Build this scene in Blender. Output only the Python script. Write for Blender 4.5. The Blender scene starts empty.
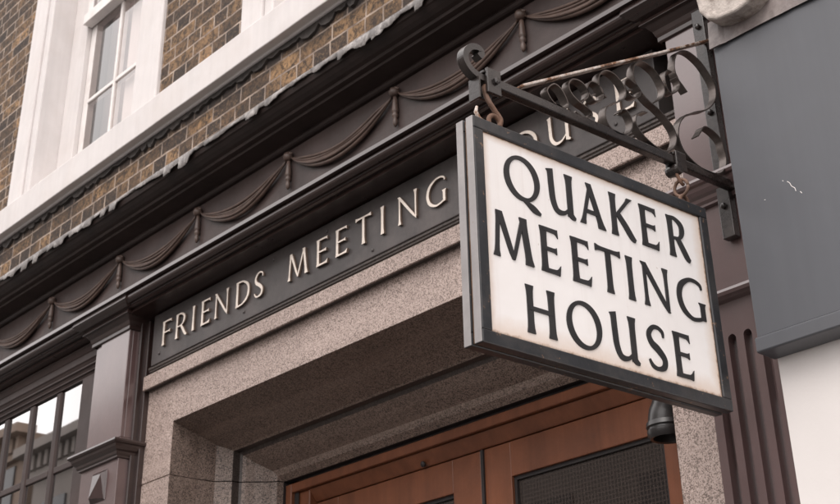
import bpy, bmesh, math, random
from mathutils import Vector, Matrix
random.seed(4)
EYE = 1.6                       # camera height: heights below are measured from the eye and lifted by EYE
S = bpy.context.scene
C = S.collection

# ------------------------------------------------------------------ materials
def newmat(name):
    m = bpy.data.materials.new(name); m.use_nodes = True
    nt = m.node_tree
    return m, nt, nt.nodes['Principled BSDF']

def N(nt, kind, **kw):
    n = nt.nodes.new(kind)
    for k, v in kw.items():
        if k in n.inputs: n.inputs[k].default_value = v
        else: setattr(n, k, v)
    return n

def ramp(nt, src, stops):
    r = nt.nodes.new('ShaderNodeValToRGB')
    e = r.color_ramp.elements
    while len(e) < len(stops): e.new(0.5)
    for i, (p, c) in enumerate(stops):
        e[i].position = p
        e[i].color = (*c, 1) if len(c) == 3 else c
    nt.links.new(src, r.inputs[0])
    return r.outputs[0]

def g(v): return (v, v, v)

def mixc(nt, fac, a, b, mode='MIX'):
    m = nt.nodes.new('ShaderNodeMix'); m.data_type = 'RGBA'; m.blend_type = mode
    for sock, v in ((m.inputs[0], fac), (m.inputs[6], a), (m.inputs[7], b)):
        if isinstance(v, (int, float)): sock.default_value = v
        elif isinstance(v, tuple): sock.default_value = (*v, 1) if len(v) == 3 else v
        else: nt.links.new(v, sock)
    return m.outputs[2]

def math_(nt, op, a, b=0.0):
    m = nt.nodes.new('ShaderNodeMath'); m.operation = op
    for s, v in ((m.inputs[0], a), (m.inputs[1], b)):
        if isinstance(v, (int, float)): s.default_value = v
        else: nt.links.new(v, s)
    return m.outputs[0]

def coords(nt): return nt.nodes.new('ShaderNodeTexCoord').outputs['Object']

def scaled(nt, vec, sc):
    m = nt.nodes.new('ShaderNodeMapping'); m.inputs['Scale'].default_value = sc
    nt.links.new(vec, m.inputs['Vector']); return m.outputs[0]

def noise(nt, vec, scale, detail=4, rough=0.6):
    n = N(nt, 'ShaderNodeTexNoise'); n.inputs['Scale'].default_value = scale
    n.inputs['Detail'].default_value = detail; n.inputs['Roughness'].default_value = rough
    nt.links.new(vec, n.inputs['Vector']); return n.outputs['Fac']

def bump(nt, b, height, strength=0.3, dist=0.01):
    n = nt.nodes.new('ShaderNodeBump'); n.inputs['Strength'].default_value = strength
    n.inputs['Distance'].default_value = dist
    nt.links.new(height, n.inputs['Height']); nt.links.new(n.outputs[0], b.inputs['Normal'])

def paint(name, col, rough=0.45, var=0.25, dirt=None, dirt_amt=0.35, scale=9, streak=True, bmp=0.12, coat=0.0, chips=None, chip_lo=0.66, spec=0.5):
    """painted surface: brush-streak tone changes, dirt patches, optional chips of another colour"""
    m, nt, b = newmat(name)
    v = coords(nt)
    n1 = noise(nt, v, scale, 5)
    lo = tuple(c * (1 - var) for c in col); hi = tuple(min(1, c * (1 + var)) for c in col)
    base = ramp(nt, n1, [(0.3, lo), (0.7, hi)])
    if streak:
        n2 = noise(nt, scaled(nt, v, (23, 23, 1.6)), 1.0, 5, 0.65)
        base = mixc(nt, 0.10 if streak is True else streak, base, ramp(nt, n2, [(0.35, tuple(c*0.6 for c in col)), (0.7, tuple(min(1, c*1.4) for c in col))]))
    if dirt:
        n3 = noise(nt, v, scale*0.55, 7, 0.7)
        base = mixc(nt, ramp(nt, n3, [(0.48, g(0)), (0.72, g(dirt_amt))]), base, dirt)
    if chips:
        n4 = noise(nt, v, 34, 6, 0.72)
        base = mixc(nt, ramp(nt, n4, [(chip_lo, g(0)), (chip_lo+0.02, g(0.9))]), base, chips)
    nt.links.new(base, b.inputs['Base Color'])
    nt.links.new(ramp(nt, noise(nt, v, 22, 5), [(0.3, g(rough*0.9)), (0.7, g(min(1, rough*1.1)))]), b.inputs['Roughness'])
    b.inputs['Specular IOR Level'].default_value = spec
    if coat == 1.0: b.inputs['Coat IOR'].default_value = 1.75
    if coat: b.inputs['Coat Weight'].default_value = coat; b.inputs['Coat Roughness'].default_value = 0.13 if coat == 1.0 else 0.22
    bump(nt, b, noise(nt, v, 70, 5), bmp, 0.004)
    return m

def granite(name, light, mid, dark, scale=1.0):
    m, nt, b = newmat(name)
    v = coords(nt)
    vo = N(nt, 'ShaderNodeTexVoronoi'); vo.inputs['Scale'].default_value = 330*scale
    nt.links.new(v, vo.inputs['Vector'])
    sp = nt.nodes.new('ShaderNodeSeparateColor'); nt.links.new(vo.outputs['Color'], sp.inputs[0])
    base = ramp(nt, sp.outputs[0], [(0.0, dark), (0.22, dark), (0.34, mid), (0.62, light), (0.9, light), (1.0, tuple(min(1, c*1.3) for c in light))])
    n2 = noise(nt, v, 260*scale, 3)
    base = mixc(nt, ramp(nt, n2, [(0.52, g(0)), (0.66, g(0.6))]), base, dark)
    n3 = noise(nt, v, 3.0, 5)
    base = mixc(nt, ramp(nt, n3, [(0.45, g(0)), (0.75, g(0.35))]), base, tuple(c*0.6 for c in mid))
    # run-off stains
    n4 = noise(nt, scaled(nt, v, (9, 9, 0.8)), 1.0, 5, 0.65)
    base = mixc(nt, ramp(nt, n4, [(0.55, g(0)), (0.75, g(0.35))]), base, tuple(c*0.55 for c in mid))
    # dusty bands lying along the mouldings
    n5 = noise(nt, scaled(nt, v, (0.7, 16, 16)), 1.0, 4, 0.6)
    base = mixc(nt, ramp(nt, n5, [(0.5, g(0)), (0.72, g(0.28))]), base, tuple(min(1, c*1.25) for c in light))
    nt.links.new(base, b.inputs['Base Color'])
    b.inputs['Roughness'].default_value = 0.5
    bump(nt, b, noise(nt, v, 180, 4), 0.25, 0.003)
    return m

def brick(name):
    m, nt, b = newmat(name)
    v = coords(nt)
    s = nt.nodes.new('ShaderNodeSeparateXYZ'); nt.links.new(v, s.inputs[0])
    # wobble so that the courses are not ruler-straight
    wob = math_(nt, 'MULTIPLY', math_(nt, 'SUBTRACT', noise(nt, v, 7, 3), 0.5), 0.016)
    c = nt.nodes.new('ShaderNodeCombineXYZ')
    nt.links.new(math_(nt, 'ADD', math_(nt, 'ADD', s.outputs[0], s.outputs[1]), wob), c.inputs[0])
    nt.links.new(math_(nt, 'ADD', s.outputs[2], wob), c.inputs[1])
    def br(c1, c2, mo, bias=0.0):
        t = nt.nodes.new('ShaderNodeTexBrick')
        t.offset = 0.5; t.squash = 0.52; t.squash_frequency = 2
        t.inputs['Scale'].default_value = 1.0
        t.inputs['Brick Width'].default_value = 0.225
        t.inputs['Row Height'].default_value = 0.075
        t.inputs['Mortar Size'].default_value = 0.0048
        t.inputs['Mortar Smooth'].default_value = 0.15
        t.inputs['Bias'].default_value = bias
        t.inputs['Color1'].default_value = (*c1, 1); t.inputs['Color2'].default_value = (*c2, 1)
        t.inputs['Mortar'].default_value = (*mo, 1)
        nt.links.new(c.outputs[0], t.inputs['Vector'])
        return t
    t = br((0.0, 0.0, 0.0), (1, 1, 1), (0.5, 0.5, 0.5))
    tone = ramp(nt, t.outputs['Color'], [(0.0, (0.05, 0.034, 0.026)), (0.3, (0.10, 0.062, 0.04)), (0.55, (0.24, 0.14, 0.07)), (1.0, (0.40, 0.24, 0.12))])
    mott = noise(nt, v, 34, 7, 0.78)
    tone = mixc(nt, ramp(nt, mott, [(0.43, g(0)), (0.57, g(0.9))]), tone, (0.026, 0.019, 0.016))
    mott2 = noise(nt, v, 60, 4, 0.7)
    tone = mixc(nt, ramp(nt, mott2, [(0.52, g(0)), (0.75, g(0.6))]), tone, (0.42, 0.27, 0.15))
    soot = noise(nt, v, 3.2, 5, 0.6)
    tone = mixc(nt, ramp(nt, soot, [(0.38, g(0)), (0.68, g(0.85))]), tone, (0.028, 0.021, 0.018))
    # soot run down from the sill: a ragged band
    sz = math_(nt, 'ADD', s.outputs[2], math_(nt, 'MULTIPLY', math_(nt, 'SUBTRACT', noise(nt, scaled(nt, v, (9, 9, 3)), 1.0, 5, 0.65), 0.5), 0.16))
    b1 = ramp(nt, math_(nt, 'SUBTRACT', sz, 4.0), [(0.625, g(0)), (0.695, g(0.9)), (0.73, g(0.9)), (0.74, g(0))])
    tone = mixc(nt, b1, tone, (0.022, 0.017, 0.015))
    mcol = ramp(nt, noise(nt, v, 12, 4), [(0.33, (0.15, 0.112, 0.091)), (0.7, (0.47, 0.375, 0.305))])
    col = mixc(nt, t.outputs['Fac'], tone, mcol)
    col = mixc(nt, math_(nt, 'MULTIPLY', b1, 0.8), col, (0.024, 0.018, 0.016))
    nt.links.new(col, b.inputs['Base Color'])
    b.inputs['Roughness'].default_value = 0.9
    h = math_(nt, 'SUBTRACT', math_(nt, 'MULTIPLY', mott2, 0.4), t.outputs['Fac'])
    bump(nt, b, h, 0.55, 0.012)
    return m

def glass(name, tint, gain, ribs=False, opaque=0.0):
    """thin pane: clear, tinted, mirrors the street by Fresnel"""
    m, nt, b = newmat(name)
    nt.nodes.remove(b)
    out = nt.nodes['Material Output']
    tr = N(nt, 'ShaderNodeBsdfTransparent'); tr.inputs[0].default_value = (*tint, 1)
    gl = N(nt, 'ShaderNodeBsdfGlossy'); gl.inputs['Roughness'].default_value = 0.015
    lw = N(nt, 'ShaderNodeNewGeometry')
    dp = nt.nodes.new('ShaderNodeVectorMath'); dp.operation = 'DOT_PRODUCT'
    nt.links.new(lw.outputs['Normal'], dp.inputs[0]); nt.links.new(lw.outputs['Incoming'], dp.inputs[1])
    oneminus = math_(nt, 'SUBTRACT', 1.0, math_(nt, 'ABSOLUTE', dp.outputs['Value']))
    fres = math_(nt, 'ADD', math_(nt, 'MULTIPLY', math_(nt, 'POWER', oneminus, 5.0), 0.96), 0.042)
    fres = math_(nt, 'MULTIPLY', fres, math_(nt, 'SUBTRACT', 1.0, lw.outputs['Backfacing']))   # only the outer face mirrors
    v = coords(nt)
    mul = math_(nt, 'MINIMUM', math_(nt, 'MULTIPLY', fres, gain), 0.95)
    mx = nt.nodes.new('ShaderNodeMixShader')
    nt.links.new(mul, mx.inputs[0]); nt.links.new(tr.outputs[0], mx.inputs[1]); nt.links.new(gl.outputs[0], mx.inputs[2])
    res = mx.outputs[0]
    bn = nt.nodes.new('ShaderNodeBump'); bn.inputs['Strength'].default_value = 0.01; bn.inputs['Distance'].default_value = 0.01
    nt.links.new(noise(nt, v, 2.5, 1), bn.inputs['Height']); nt.links.new(bn.outputs[0], gl.inputs['Normal'])
    if ribs:                    # fine vertical reeding in the door glass
        s = nt.nodes.new('ShaderNodeSeparateXYZ'); nt.links.new(v, s.inputs[0])
        w = math_(nt, 'SINE', math_(nt, 'MULTIPLY', s.outputs[0], 2*math.pi/0.0145))
        w2 = math_(nt, 'SINE', math_(nt, 'MULTIPLY', s.outputs[2], 2*math.pi/0.0145))
        line = ramp(nt, math_(nt, 'MAXIMUM', w, math_(nt, 'MULTIPLY', w2, 0.75)), [(0.2, g(0.10)), (0.95, g(0.34))])
        df = N(nt, 'ShaderNodeBsdfDiffuse'); df.inputs[0].default_value = (0.16, 0.125, 0.11, 1)
        m2 = nt.nodes.new('ShaderNodeMixShader'); nt.links.new(line, m2.inputs[0])
        nt.links.new(res, m2.inputs[1]); nt.links.new(df.outputs[0], m2.inputs[2]); res = m2.outputs[0]
    nt.links.new(res, out.inputs['Surface'])
    return m

def signface(name):
    """white enamel with rust creeping in from the frame"""
    m, nt, b = newmat(name)
    v = coords(nt)
    base = ramp(nt, noise(nt, v, 5, 6, 0.65), [(0.3, (0.83, 0.80, 0.785)), (0.7, (0.88, 0.855, 0.845))])
    s = nt.nodes.new('ShaderNodeSeparateXYZ'); nt.links.new(v, s.inputs[0])
    # object space: y 0..0.77 along the sign, z 0..0.5 up; distance to the nearest edge
    dz = math_(nt, 'SUBTRACT', s.outputs[2], 0.028)
    dz2 = math_(nt, 'SUBTRACT', 0.473, s.outputs[2])
    dy = math_(nt, 'SUBTRACT', 0.742, s.outputs[1])
    dy2 = math_(nt, 'SUBTRACT', s.outputs[1], 0.028)
    edge = math_(nt, 'MINIMUM', math_(nt, 'MINIMUM', dz, math_(nt, 'MULTIPLY', dz2, 2.6)), math_(nt, 'MINIMUM', math_(nt, 'MULTIPLY', dy, 1.3), math_(nt, 'MULTIPLY', dy2, 2.2)))
    nz = math_(nt, 'MULTIPLY', math_(nt, 'SUBTRACT', noise(nt, v, 22, 6, 0.7), 0.4), 0.035)
    e = math_(nt, 'ADD', edge, nz)
    base = mixc(nt, ramp(nt, e, [(0.0, g(0.75)), (0.012, g(0.45)), (0.05, g(0.0))]), base, (0.62, 0.43, 0.29))
    nr = noise(nt, v, 55, 5, 0.75)
    e2 = math_(nt, 'ADD', edge, math_(nt, 'MULTIPLY', math_(nt, 'SUBTRACT', nr, 0.5), 0.02))
    base = mixc(nt, ramp(nt, e2, [(0.0, g(0.9)), (0.006, g(0.0))]), base, (0.23, 0.12, 0.06))
    sp = noise(nt, v, 42, 3, 0.5)
    base = mixc(nt, ramp(nt, sp, [(0.745, g(0)), (0.775, g(0.5))]), base, (0.42, 0.32, 0.26))
    streak = noise(nt, scaled(nt, v, (60, 60, 3)), 1.0, 3)
    base = mixc(nt, ramp(nt, streak, [(0.55, g(0)), (0.8, g(0.16))]), base, (0.55, 0.47, 0.42))
    nt.links.new(base, b.inputs['Base Color'])
    b.inputs['Roughness'].default_value = 0.42
    bump(nt, b, noise(nt, v, 14, 3), 0.08, 0.004)
    return m

def bracemat(name):
    """flaking pale paint over rust"""
    m, nt, b = newmat(name)
    v = coords(nt)
    n = noise(nt, v, 24, 6, 0.72)
    c = ramp(nt, n, [(0.40, (0.60, 0.54, 0.50)), (0.50, (0.42, 0.34, 0.29)), (0.55, (0.22, 0.10, 0.045)), (0.63, (0.06, 0.04, 0.035)), (0.75, (0.05, 0.05, 0.05))])
    nt.links.new(c, b.inputs['Base Color']); b.inputs['Roughness'].default_value = 0.6
    bump(nt, b, n, 0.3, 0.004)
    return m

M = {}
M['brick'] = brick('stock_brick')
M['white'] = paint('white_masonry_paint', (0.635, 0.60, 0.59), 0.6, 0.05, (0.55, 0.49, 0.46), 0.4, 6, True, 0.1)
M['sash'] = paint('white_sash_paint', (0.74, 0.70, 0.68), 0.4, 0.06, (0.45, 0.38, 0.34), 0.4, 12, True, 0.08)
M['woodwork'] = paint('dark_brown_gloss_paint', (0.029, 0.0165, 0.0145), 0.3, 0.25, (0.05, 0.034, 0.03), 0.5, 5, False, 0.0, 0.5)
M['cornice'] = paint('sooty_brown_paint', (0.026, 0.0165, 0.0145), 0.45, 0.3, (0.045, 0.031, 0.027), 0.5, 7, False, 0.15)
M['window_wood'] = paint('dark_brown_window_paint', (0.034, 0.020, 0.0175), 0.46, 0.25, (0.05, 0.038, 0.035), 0.5, 5, False, 0.0, 0.08, spec=0.3)
M['frieze'] = paint('brown_frieze_paint', (0.054, 0.037, 0.034), 0.5, 0.3, (0.05, 0.037, 0.034), 0.6, 6, True, 0.12)
M['swag'] = paint('brown_swag_paint', (0.092, 0.06, 0.048), 0.42, 0.3, (0.06, 0.04, 0.034), 0.6, 20, False, 0.2)
M['pilaster'] = paint('purple_brown_paint', (0.102, 0.061, 0.059), 0.34, 0.14, (0.085, 0.06, 0.058), 0.5, 5, True, 0.1, 1.0)
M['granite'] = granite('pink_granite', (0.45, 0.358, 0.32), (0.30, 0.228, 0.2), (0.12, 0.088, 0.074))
M['granite_in'] = granite('inner_granite', (0.26, 0.195, 0.163), (0.14, 0.10, 0.082), (0.042, 0.03, 0.024))  # darker granite for the recess faces and backing
M['granite_dark'] = granite('shade_dark_granite', (0.075, 0.06, 0.053), (0.05, 0.038, 0.034), (0.025, 0.02, 0.018))  # granite copy with the shade of undersides and groove put into its colour
M['groove'] = paint('black_shadow_gap_and_trim', (0.02, 0.016, 0.016), 0.6, 0.2)
M['board'] = paint('dark_bronze_plate', (0.052, 0.045, 0.044), 0.45, 0.22, (0.12, 0.10, 0.095), 0.6, 7, True, 0.12)
M['letter_gold'] = paint('pale_gilt', (0.74, 0.655, 0.58), 0.35, 0.12, (0.36, 0.28, 0.22), 0.5, 24, False, 0.1)
M['letter_side'] = paint('tarnished_bronze', (0.15, 0.105, 0.08), 0.5, 0.3, (0.07, 0.05, 0.04), 0.6, 24, False, 0.1)
M['door'] = paint('red_brown_varnish', (0.175, 0.062, 0.03), 0.34, 0.25, (0.07, 0.027, 0.016), 0.6, 4, 0.35, 0.12)
M['iron'] = paint('black_iron_paint', (0.018, 0.0135, 0.0125), 0.28, 0.25, (0.075, 0.06, 0.052), 0.5, 20, False, 0.15, 0.4, (0.16, 0.10, 0.07), 0.71)
M['worn_iron'] = paint('worn_black_iron', (0.145, 0.125, 0.115), 0.34, 0.3, (0.07, 0.056, 0.05), 0.7, 26, False, 0.2, 0.0, (0.30, 0.22, 0.165), 0.66)
M['worn_iron'].node_tree.nodes['Principled BSDF'].inputs['Metallic'].default_value = 0.8
M['brace'] = bracemat('flaking_pale_paint')
M['rust'] = paint('rusted_iron', (0.13, 0.07, 0.045), 0.75, 0.4, (0.30, 0.21, 0.17), 0.6, 30, False, 0.4)
M['frame'] = paint('slate_black_paint', (0.024, 0.025, 0.028), 0.36, 0.3, (0.075, 0.066, 0.06), 0.7, 14, False, 0.15, 0.15, (0.20, 0.12, 0.075), 0.62)
M['edge'] = paint('grey_edge_metal', (0.27, 0.255, 0.255), 0.4, 0.15, (0.42, 0.40, 0.39), 0.5, 9, False, 0.15, 0.0, (0.16, 0.09, 0.05), 0.69)
M['framecore'] = paint('rusted_core', (0.11, 0.06, 0.035), 0.8, 0.45, (0.30, 0.27, 0.25), 0.6, 26, False, 0.4)
M['signface'] = signface('white_sign_enamel')
M['letter_black'] = paint('black_letter_paint', (0.022, 0.021, 0.022), 0.45, 0.2, (0.05, 0.045, 0.045), 0.3, 14, False, 0.08)
M['lead'] = paint('weathered_lead', (0.13, 0.118, 0.112), 0.5, 0.45, (0.50, 0.47, 0.45), 0.9, 30, False, 0.35)
M['lead_dark'] = paint('brown_stained_lead', (0.15, 0.125, 0.12), 0.45, 0.35, (0.4, 0.36, 0.34), 0.6, 14, False, 0.3)
M['bitumen'] = paint('sooty_bitumen', (0.022, 0.018, 0.016), 0.75, 0.3, (0.06, 0.045, 0.038), 0.5, 14, False, 0.4)
M['panel'] = paint('slate_grey_panel_paint', (0.086, 0.09, 0.101), 0.4, 0.07, (0.085, 0.085, 0.09), 0.7, 2.2, True, 0.04, 0.0)
M['render'] = paint('white_render', (0.70, 0.665, 0.65), 0.7, 0.03, (0.70, 0.655, 0.63), 0.5, 3, False, 0.08)
M['stone'] = paint('peeling_white_stone', (0.46, 0.41, 0.375), 0.85, 0.2, (0.13, 0.095, 0.078), 0.9, 38, False, 0.9, 0.0)
M['lampblack'] = paint('black_lamp_enamel', (0.02, 0.018, 0.018), 0.35, 0.2, (0.05, 0.042, 0.04), 0.4, 22, False, 0.1, 0.3)
M['window_glass'] = glass('window_glass', (0.88, 0.85, 0.84), 2.4)
M['shop_glass'] = glass('shop_glass', (0.45, 0.43, 0.42), 6.5)
M['door_glass'] = glass('ribbed_door_glass', (0.30, 0.27, 0.26), 2.2, True)
M['blind'] = paint('white_blind', (0.88, 0.86, 0.85), 0.8, 0.04, None, 0, 3, True)
M['curtain'] = paint('grey_curtain', (0.26, 0.22, 0.22), 0.9, 0.12, None, 0, 3, True)
M['interior'] = paint('dim_interior', (0.07, 0.055, 0.05), 0.9, 0.3, None, 0, 2, False)
M['asphalt'] = paint('asphalt', (0.05, 0.048, 0.046), 0.9, 0.25, (0.07, 0.066, 0.062), 0.5, 3, False, 0.3)
M['paving'] = paint('paving_slabs', (0.10, 0.092, 0.087), 0.85, 0.15, (0.07, 0.065, 0.06), 0.5, 2, False, 0.2)
M['opp_stone'] = paint('pale_street_stone', (0.20, 0.175, 0.16), 0.8, 0.12, (0.20, 0.17, 0.155), 0.6, 0.8, False)
M['opp_dark'] = paint('grey_street_brick', (0.17, 0.145, 0.135), 0.85, 0.15, (0.10, 0.085, 0.08), 0.6, 0.8, False)
M['opp_glass'] = paint('dark_street_glass', (0.03, 0.03, 0.033), 0.15, 0.2, None, 0, 1, False)
M['opp_orange'] = paint('orange_brick', (0.19, 0.14, 0.11), 0.85, 0.15, None, 0, 1, False)

# ------------------------------------------------------------------ mesh building
ORIG = {}
def thing(name, label, cat, loc, group=None):
    o = bpy.data.objects.new(name, None); C.objects.link(o)
    o.empty_display_size = 0.1
    o.location = loc; o['label'] = label; o['category'] = cat
    if group: o['group'] = group
    ORIG[o.name] = Vector(loc)
    return o

class MB:
    def __init__(s): s.bm = bmesh.new()
    def v(s, x, y, z): return s.bm.verts.new((x, y, z + EYE))
    def f(s, vs):
        try: return s.bm.faces.new(vs)
        except ValueError: return None
    def box(s, x0, x1, y0, y1, z0, z1):
        p = [s.v(x, y, z) for z in (z0, z1) for x, y in ((x0, y0), (x1, y0), (x1, y1), (x0, y1))]
        for q in ((3,2,1,0), (4,5,6,7), (0,1,5,4), (1,2,6,5), (2,3,7,6), (3,0,4,7)): s.f([p[i] for i in q])
        return s
    def prism_x(s, prof, x0, x1, n=1, jit=0.0):
        """closed (y,z) outline drawn out along x"""
        rings = []
        for i in range(n+1):
            x = x0 + (x1-x0)*i/n
            dy = random.uniform(-jit, jit); dz = random.uniform(-jit, jit)
            rings.append([s.v(x, y+dy, z+dz) for y, z in prof])
        k = len(prof)
        for a, b in zip(rings, rings[1:]):
            for i in range(k): s.f([a[i], a[(i+1) % k], b[(i+1) % k], b[i]])
        s.f(rings[0][::-1]); s.f(rings[-1])
        return s
    def sweep(s, path, prof):
        """moulding: (offset,z) profile carried round an open plan path, mitred; outward = right of travel"""
        pts = []
        n = len(path)
        for i in range(n):
            nrm = []
            for a, b in ((i-1, i), (i, i+1)):
                if a < 0 or b >= n: continue
                dx, dy = path[b][0]-path[a][0], path[b][1]-path[a][1]; l = math.hypot(dx, dy)
                nrm.append((dy/l, -dx/l))
            if len(nrm) == 1: pts.append((path[i], nrm[0]))
            else:
                a, b = nrm; d = 1 + a[0]*b[0] + a[1]*b[1]
                pts.append((path[i], ((a[0]+b[0])/d, (a[1]+b[1])/d)))
        rings = [[s.v(p[0]+m[0]*o, p[1]+m[1]*o, z) for o, z in prof] for p, m in pts]
        k = len(prof)
        for a, b in zip(rings, rings[1:]):
            for i in range(k-1): s.f([a[i], b[i], b[i+1], a[i+1]])
        # closing: top, bottom and back
        for j in (0, k-1):
            inner = [s.v(p[0], p[1], prof[j][1]) for p, m in pts]
            if abs(prof[j][0]) > 1e-4:
                for i in range(len(pts)-1): s.f([rings[i][j], rings[i+1][j], inner[i+1], inner[i]])
        return s
    def strip(s, L, R, frame, h, closed=False):
        """letter stroke: two matching edge lines in (u,v), raised by h; frame maps (u,v,h) to a point"""
        n = len(L)
        tl = [s.v(*frame(u, v, h)) for u, v in L]; tr = [s.v(*frame(u, v, h)) for u, v in R]
        bl = [s.v(*frame(u, v, 0)) for u, v in L]; br = [s.v(*frame(u, v, 0)) for u, v in R]
        for i in range(n if closed else n-1):
            j = (i+1) % n
            s.f([tl[i], tr[i], tr[j], tl[j]])
            for q in ([tl[j], bl[j], bl[i], tl[i]], [tr[i], br[i], br[j], tr[j]]):
                fc = s.f(q)
                if fc: fc.material_index = 1        # the cut sides of a letter
        if not closed:
            for q in ([tl[0], bl[0], br[0], tr[0]], [tr[-1], br[-1], bl[-1], tl[-1]]):
                fc = s.f(q)
                if fc: fc.material_index = 1
        return s
    def tube(s, pts, r, seg=8, cap=True):
        pts = [Vector(p) for p in pts]; rings = []
        up = None
        for i, p in enumerate(pts):
            t = (pts[min(i+1, len(pts)-1)] - pts[max(i-1, 0)]).normalized()
            if up is None:
                up = t.orthogonal().normalized()
            up = (up - t*up.dot(t)).normalized(); w = t.cross(up)
            rr = r[i] if isinstance(r, (list, tuple)) else r
            rings.append([s.v(*(p + (up*math.cos(a)+w*math.sin(a))*rr)) for a in [2*math.pi*k/seg for k in range(seg)]])
        for a, b in zip(rings, rings[1:]):
            for i in range(seg): s.f([a[i], a[(i+1) % seg], b[(i+1) % seg], b[i]])
        if cap: s.f(rings[0][::-1]); s.f(rings[-1])
        return s
    def lathe(s, prof, origin, axis=(0, 0, 1), seg=16):
        ax = Vector(axis).normalized(); u = ax.orthogonal().normalized(); w = ax.cross(u); o = Vector(origin)
        rings = [[s.v(*(o + ax*h + (u*math.cos(a)+w*math.sin(a))*r)) for a in [2*math.pi*k/seg for k in range(seg)]] for r, h in prof]
        for a, b in zip(rings, rings[1:]):
            for i in range(seg): s.f([a[i], a[(i+1) % seg], b[(i+1) % seg], b[i]])
        s.f(rings[0][::-1]); s.f(rings[-1])
        return s
    def ribbon(s, pts, x0, x1, th):
        """flat iron strip standing across x, following a line in (y,z)"""
        n = len(pts); lines = []
        for i in range(n):
            a = pts[max(i-1, 0)]; b = pts[min(i+1, n-1)]
            dy, dz = b[0]-a[0], b[1]-a[1]; l = math.hypot(dy, dz) or 1
            ny, nz = -dz/l*th/2, dy/l*th/2
            y, z = pts[i]
            lines.append([s.v(x0, y+ny, z+nz), s.v(x1, y+ny, z+nz), s.v(x1, y-ny, z-nz), s.v(x0, y-ny, z-nz)])
        for a, b in zip(lines, lines[1:]):
            for i in range(4): s.f([a[i], a[(i+1) % 4], b[(i+1) % 4], b[i]])
        s.f(lines[0][::-1]); s.f(lines[-1])
        return s
    def build(s, name, mat, parent=None, bevel=0.0, smooth=False, seg=2, label=None):
        root = parent
        while root is not None and root.parent is not None: root = root.parent
        if root is not None:
            o0 = ORIG[root.name]
            bmesh.ops.translate(s.bm, verts=s.bm.verts, vec=-o0)
        bmesh.ops.recalc_face_normals(s.bm, faces=s.bm.faces)
        me = bpy.data.meshes.new(name); s.bm.to_mesh(me); s.bm.free()
        if mat: me.materials.append(M[mat])
        o = bpy.data.objects.new(name, me); C.objects.link(o)
        if parent is not None: o.parent = parent
        if smooth:
            for p in me.polygons: p.use_smooth = True
        if bevel:
            b = o.modifiers.new('bevel', 'BEVEL'); b.width = bevel; b.segments = seg
            b.limit_method = 'ANGLE'; b.angle_limit = math.radians(35); b.harden_normals = False
        if label: o['label'] = label
        return o

def spline(pts, n=8):
    """Catmull-Rom through the points"""
    out = []
    P = [pts[0]] + list(pts) + [pts[-1]]
    for i in range(1, len(P)-2):
        p0, p1, p2, p3 = P[i-1], P[i], P[i+1], P[i+2]
        for k in range(n):
            t = k/n
            out.append(tuple(0.5*((2*b) + (-a+c)*t + (2*a-5*b+4*c-d)*t*t + (-a+3*b-3*c+d)*t**3) for a, b, c, d in zip(p0, p1, p2, p3)))
    out.append(tuple(pts[-1]))
    return out

# ------------------------------------------------------------------ lettering: inscriptional capitals, unit cap height
def st(x0, y0, x1, y1, w0, w1=None, fl0=0.03, fl1=0.03):
    """straight stroke with flared ends; widths are measured across x (or y for flat strokes)"""
    if w1 is None: w1 = w0
    L, R = [], []
    horiz = abs(y1-y0) < 0.35*abs(x1-x0)
    for t, fl in ((0, fl0), (0.05, fl0*0.75), (0.12, fl0*0.25), (0.25, 0), (0.75, 0), (0.88, fl1*0.25), (0.95, fl1*0.75), (1, fl1)):
        x = x0+(x1-x0)*t; y = y0+(y1-y0)*t; w = (w0+(w1-w0)*t)/2 + fl
        if horiz: L.append((x, y+w)); R.append((x, y-w))
        else: L.append((x-w, y)); R.append((x+w, y))
    return ('o', L, R)

def ring(cx, cy, rx, ry, thick, thin, tilt=0.35, a0=0, a1=2*math.pi, n=44, taper=None):
    L, R = [], []
    full = abs(a1-a0) > 6.28
    for i in range(n if full else n+1):
        a = a0+(a1-a0)*i/n
        t = thin + (thick-thin)*(abs(math.cos(a-tilt)))**1.5
        if taper: t *= taper(i/n)
        c, s_ = math.cos(a), math.sin(a)
        nx, ny = c/rx, s_/ry; l = math.hypot(nx, ny)
        x, y = cx+rx*c, cy+ry*s_
        L.append((x, y)); R.append((x-nx/l*t, y-ny/l*t))
    return ('c' if full else 'o', L, R)

def curve(pts, ws, n=8):
    p = spline([(x, y, w) for (x, y), w in zip(pts, ws)], n)
    L, R = [], []
    for i, (x, y, w) in enumerate(p):
        a, b = p[max(i-1, 0)], p[min(i+1, len(p)-1)]
        dx, dy = b[0]-a[0], b[1]-a[1]; l = math.hypot(dx, dy) or 1
        L.append((x-dy/l*w/2, y+dx/l*w/2)); R.append((x+dy/l*w/2, y-dx/l*w/2))
    return ('o', L, R)

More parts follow.
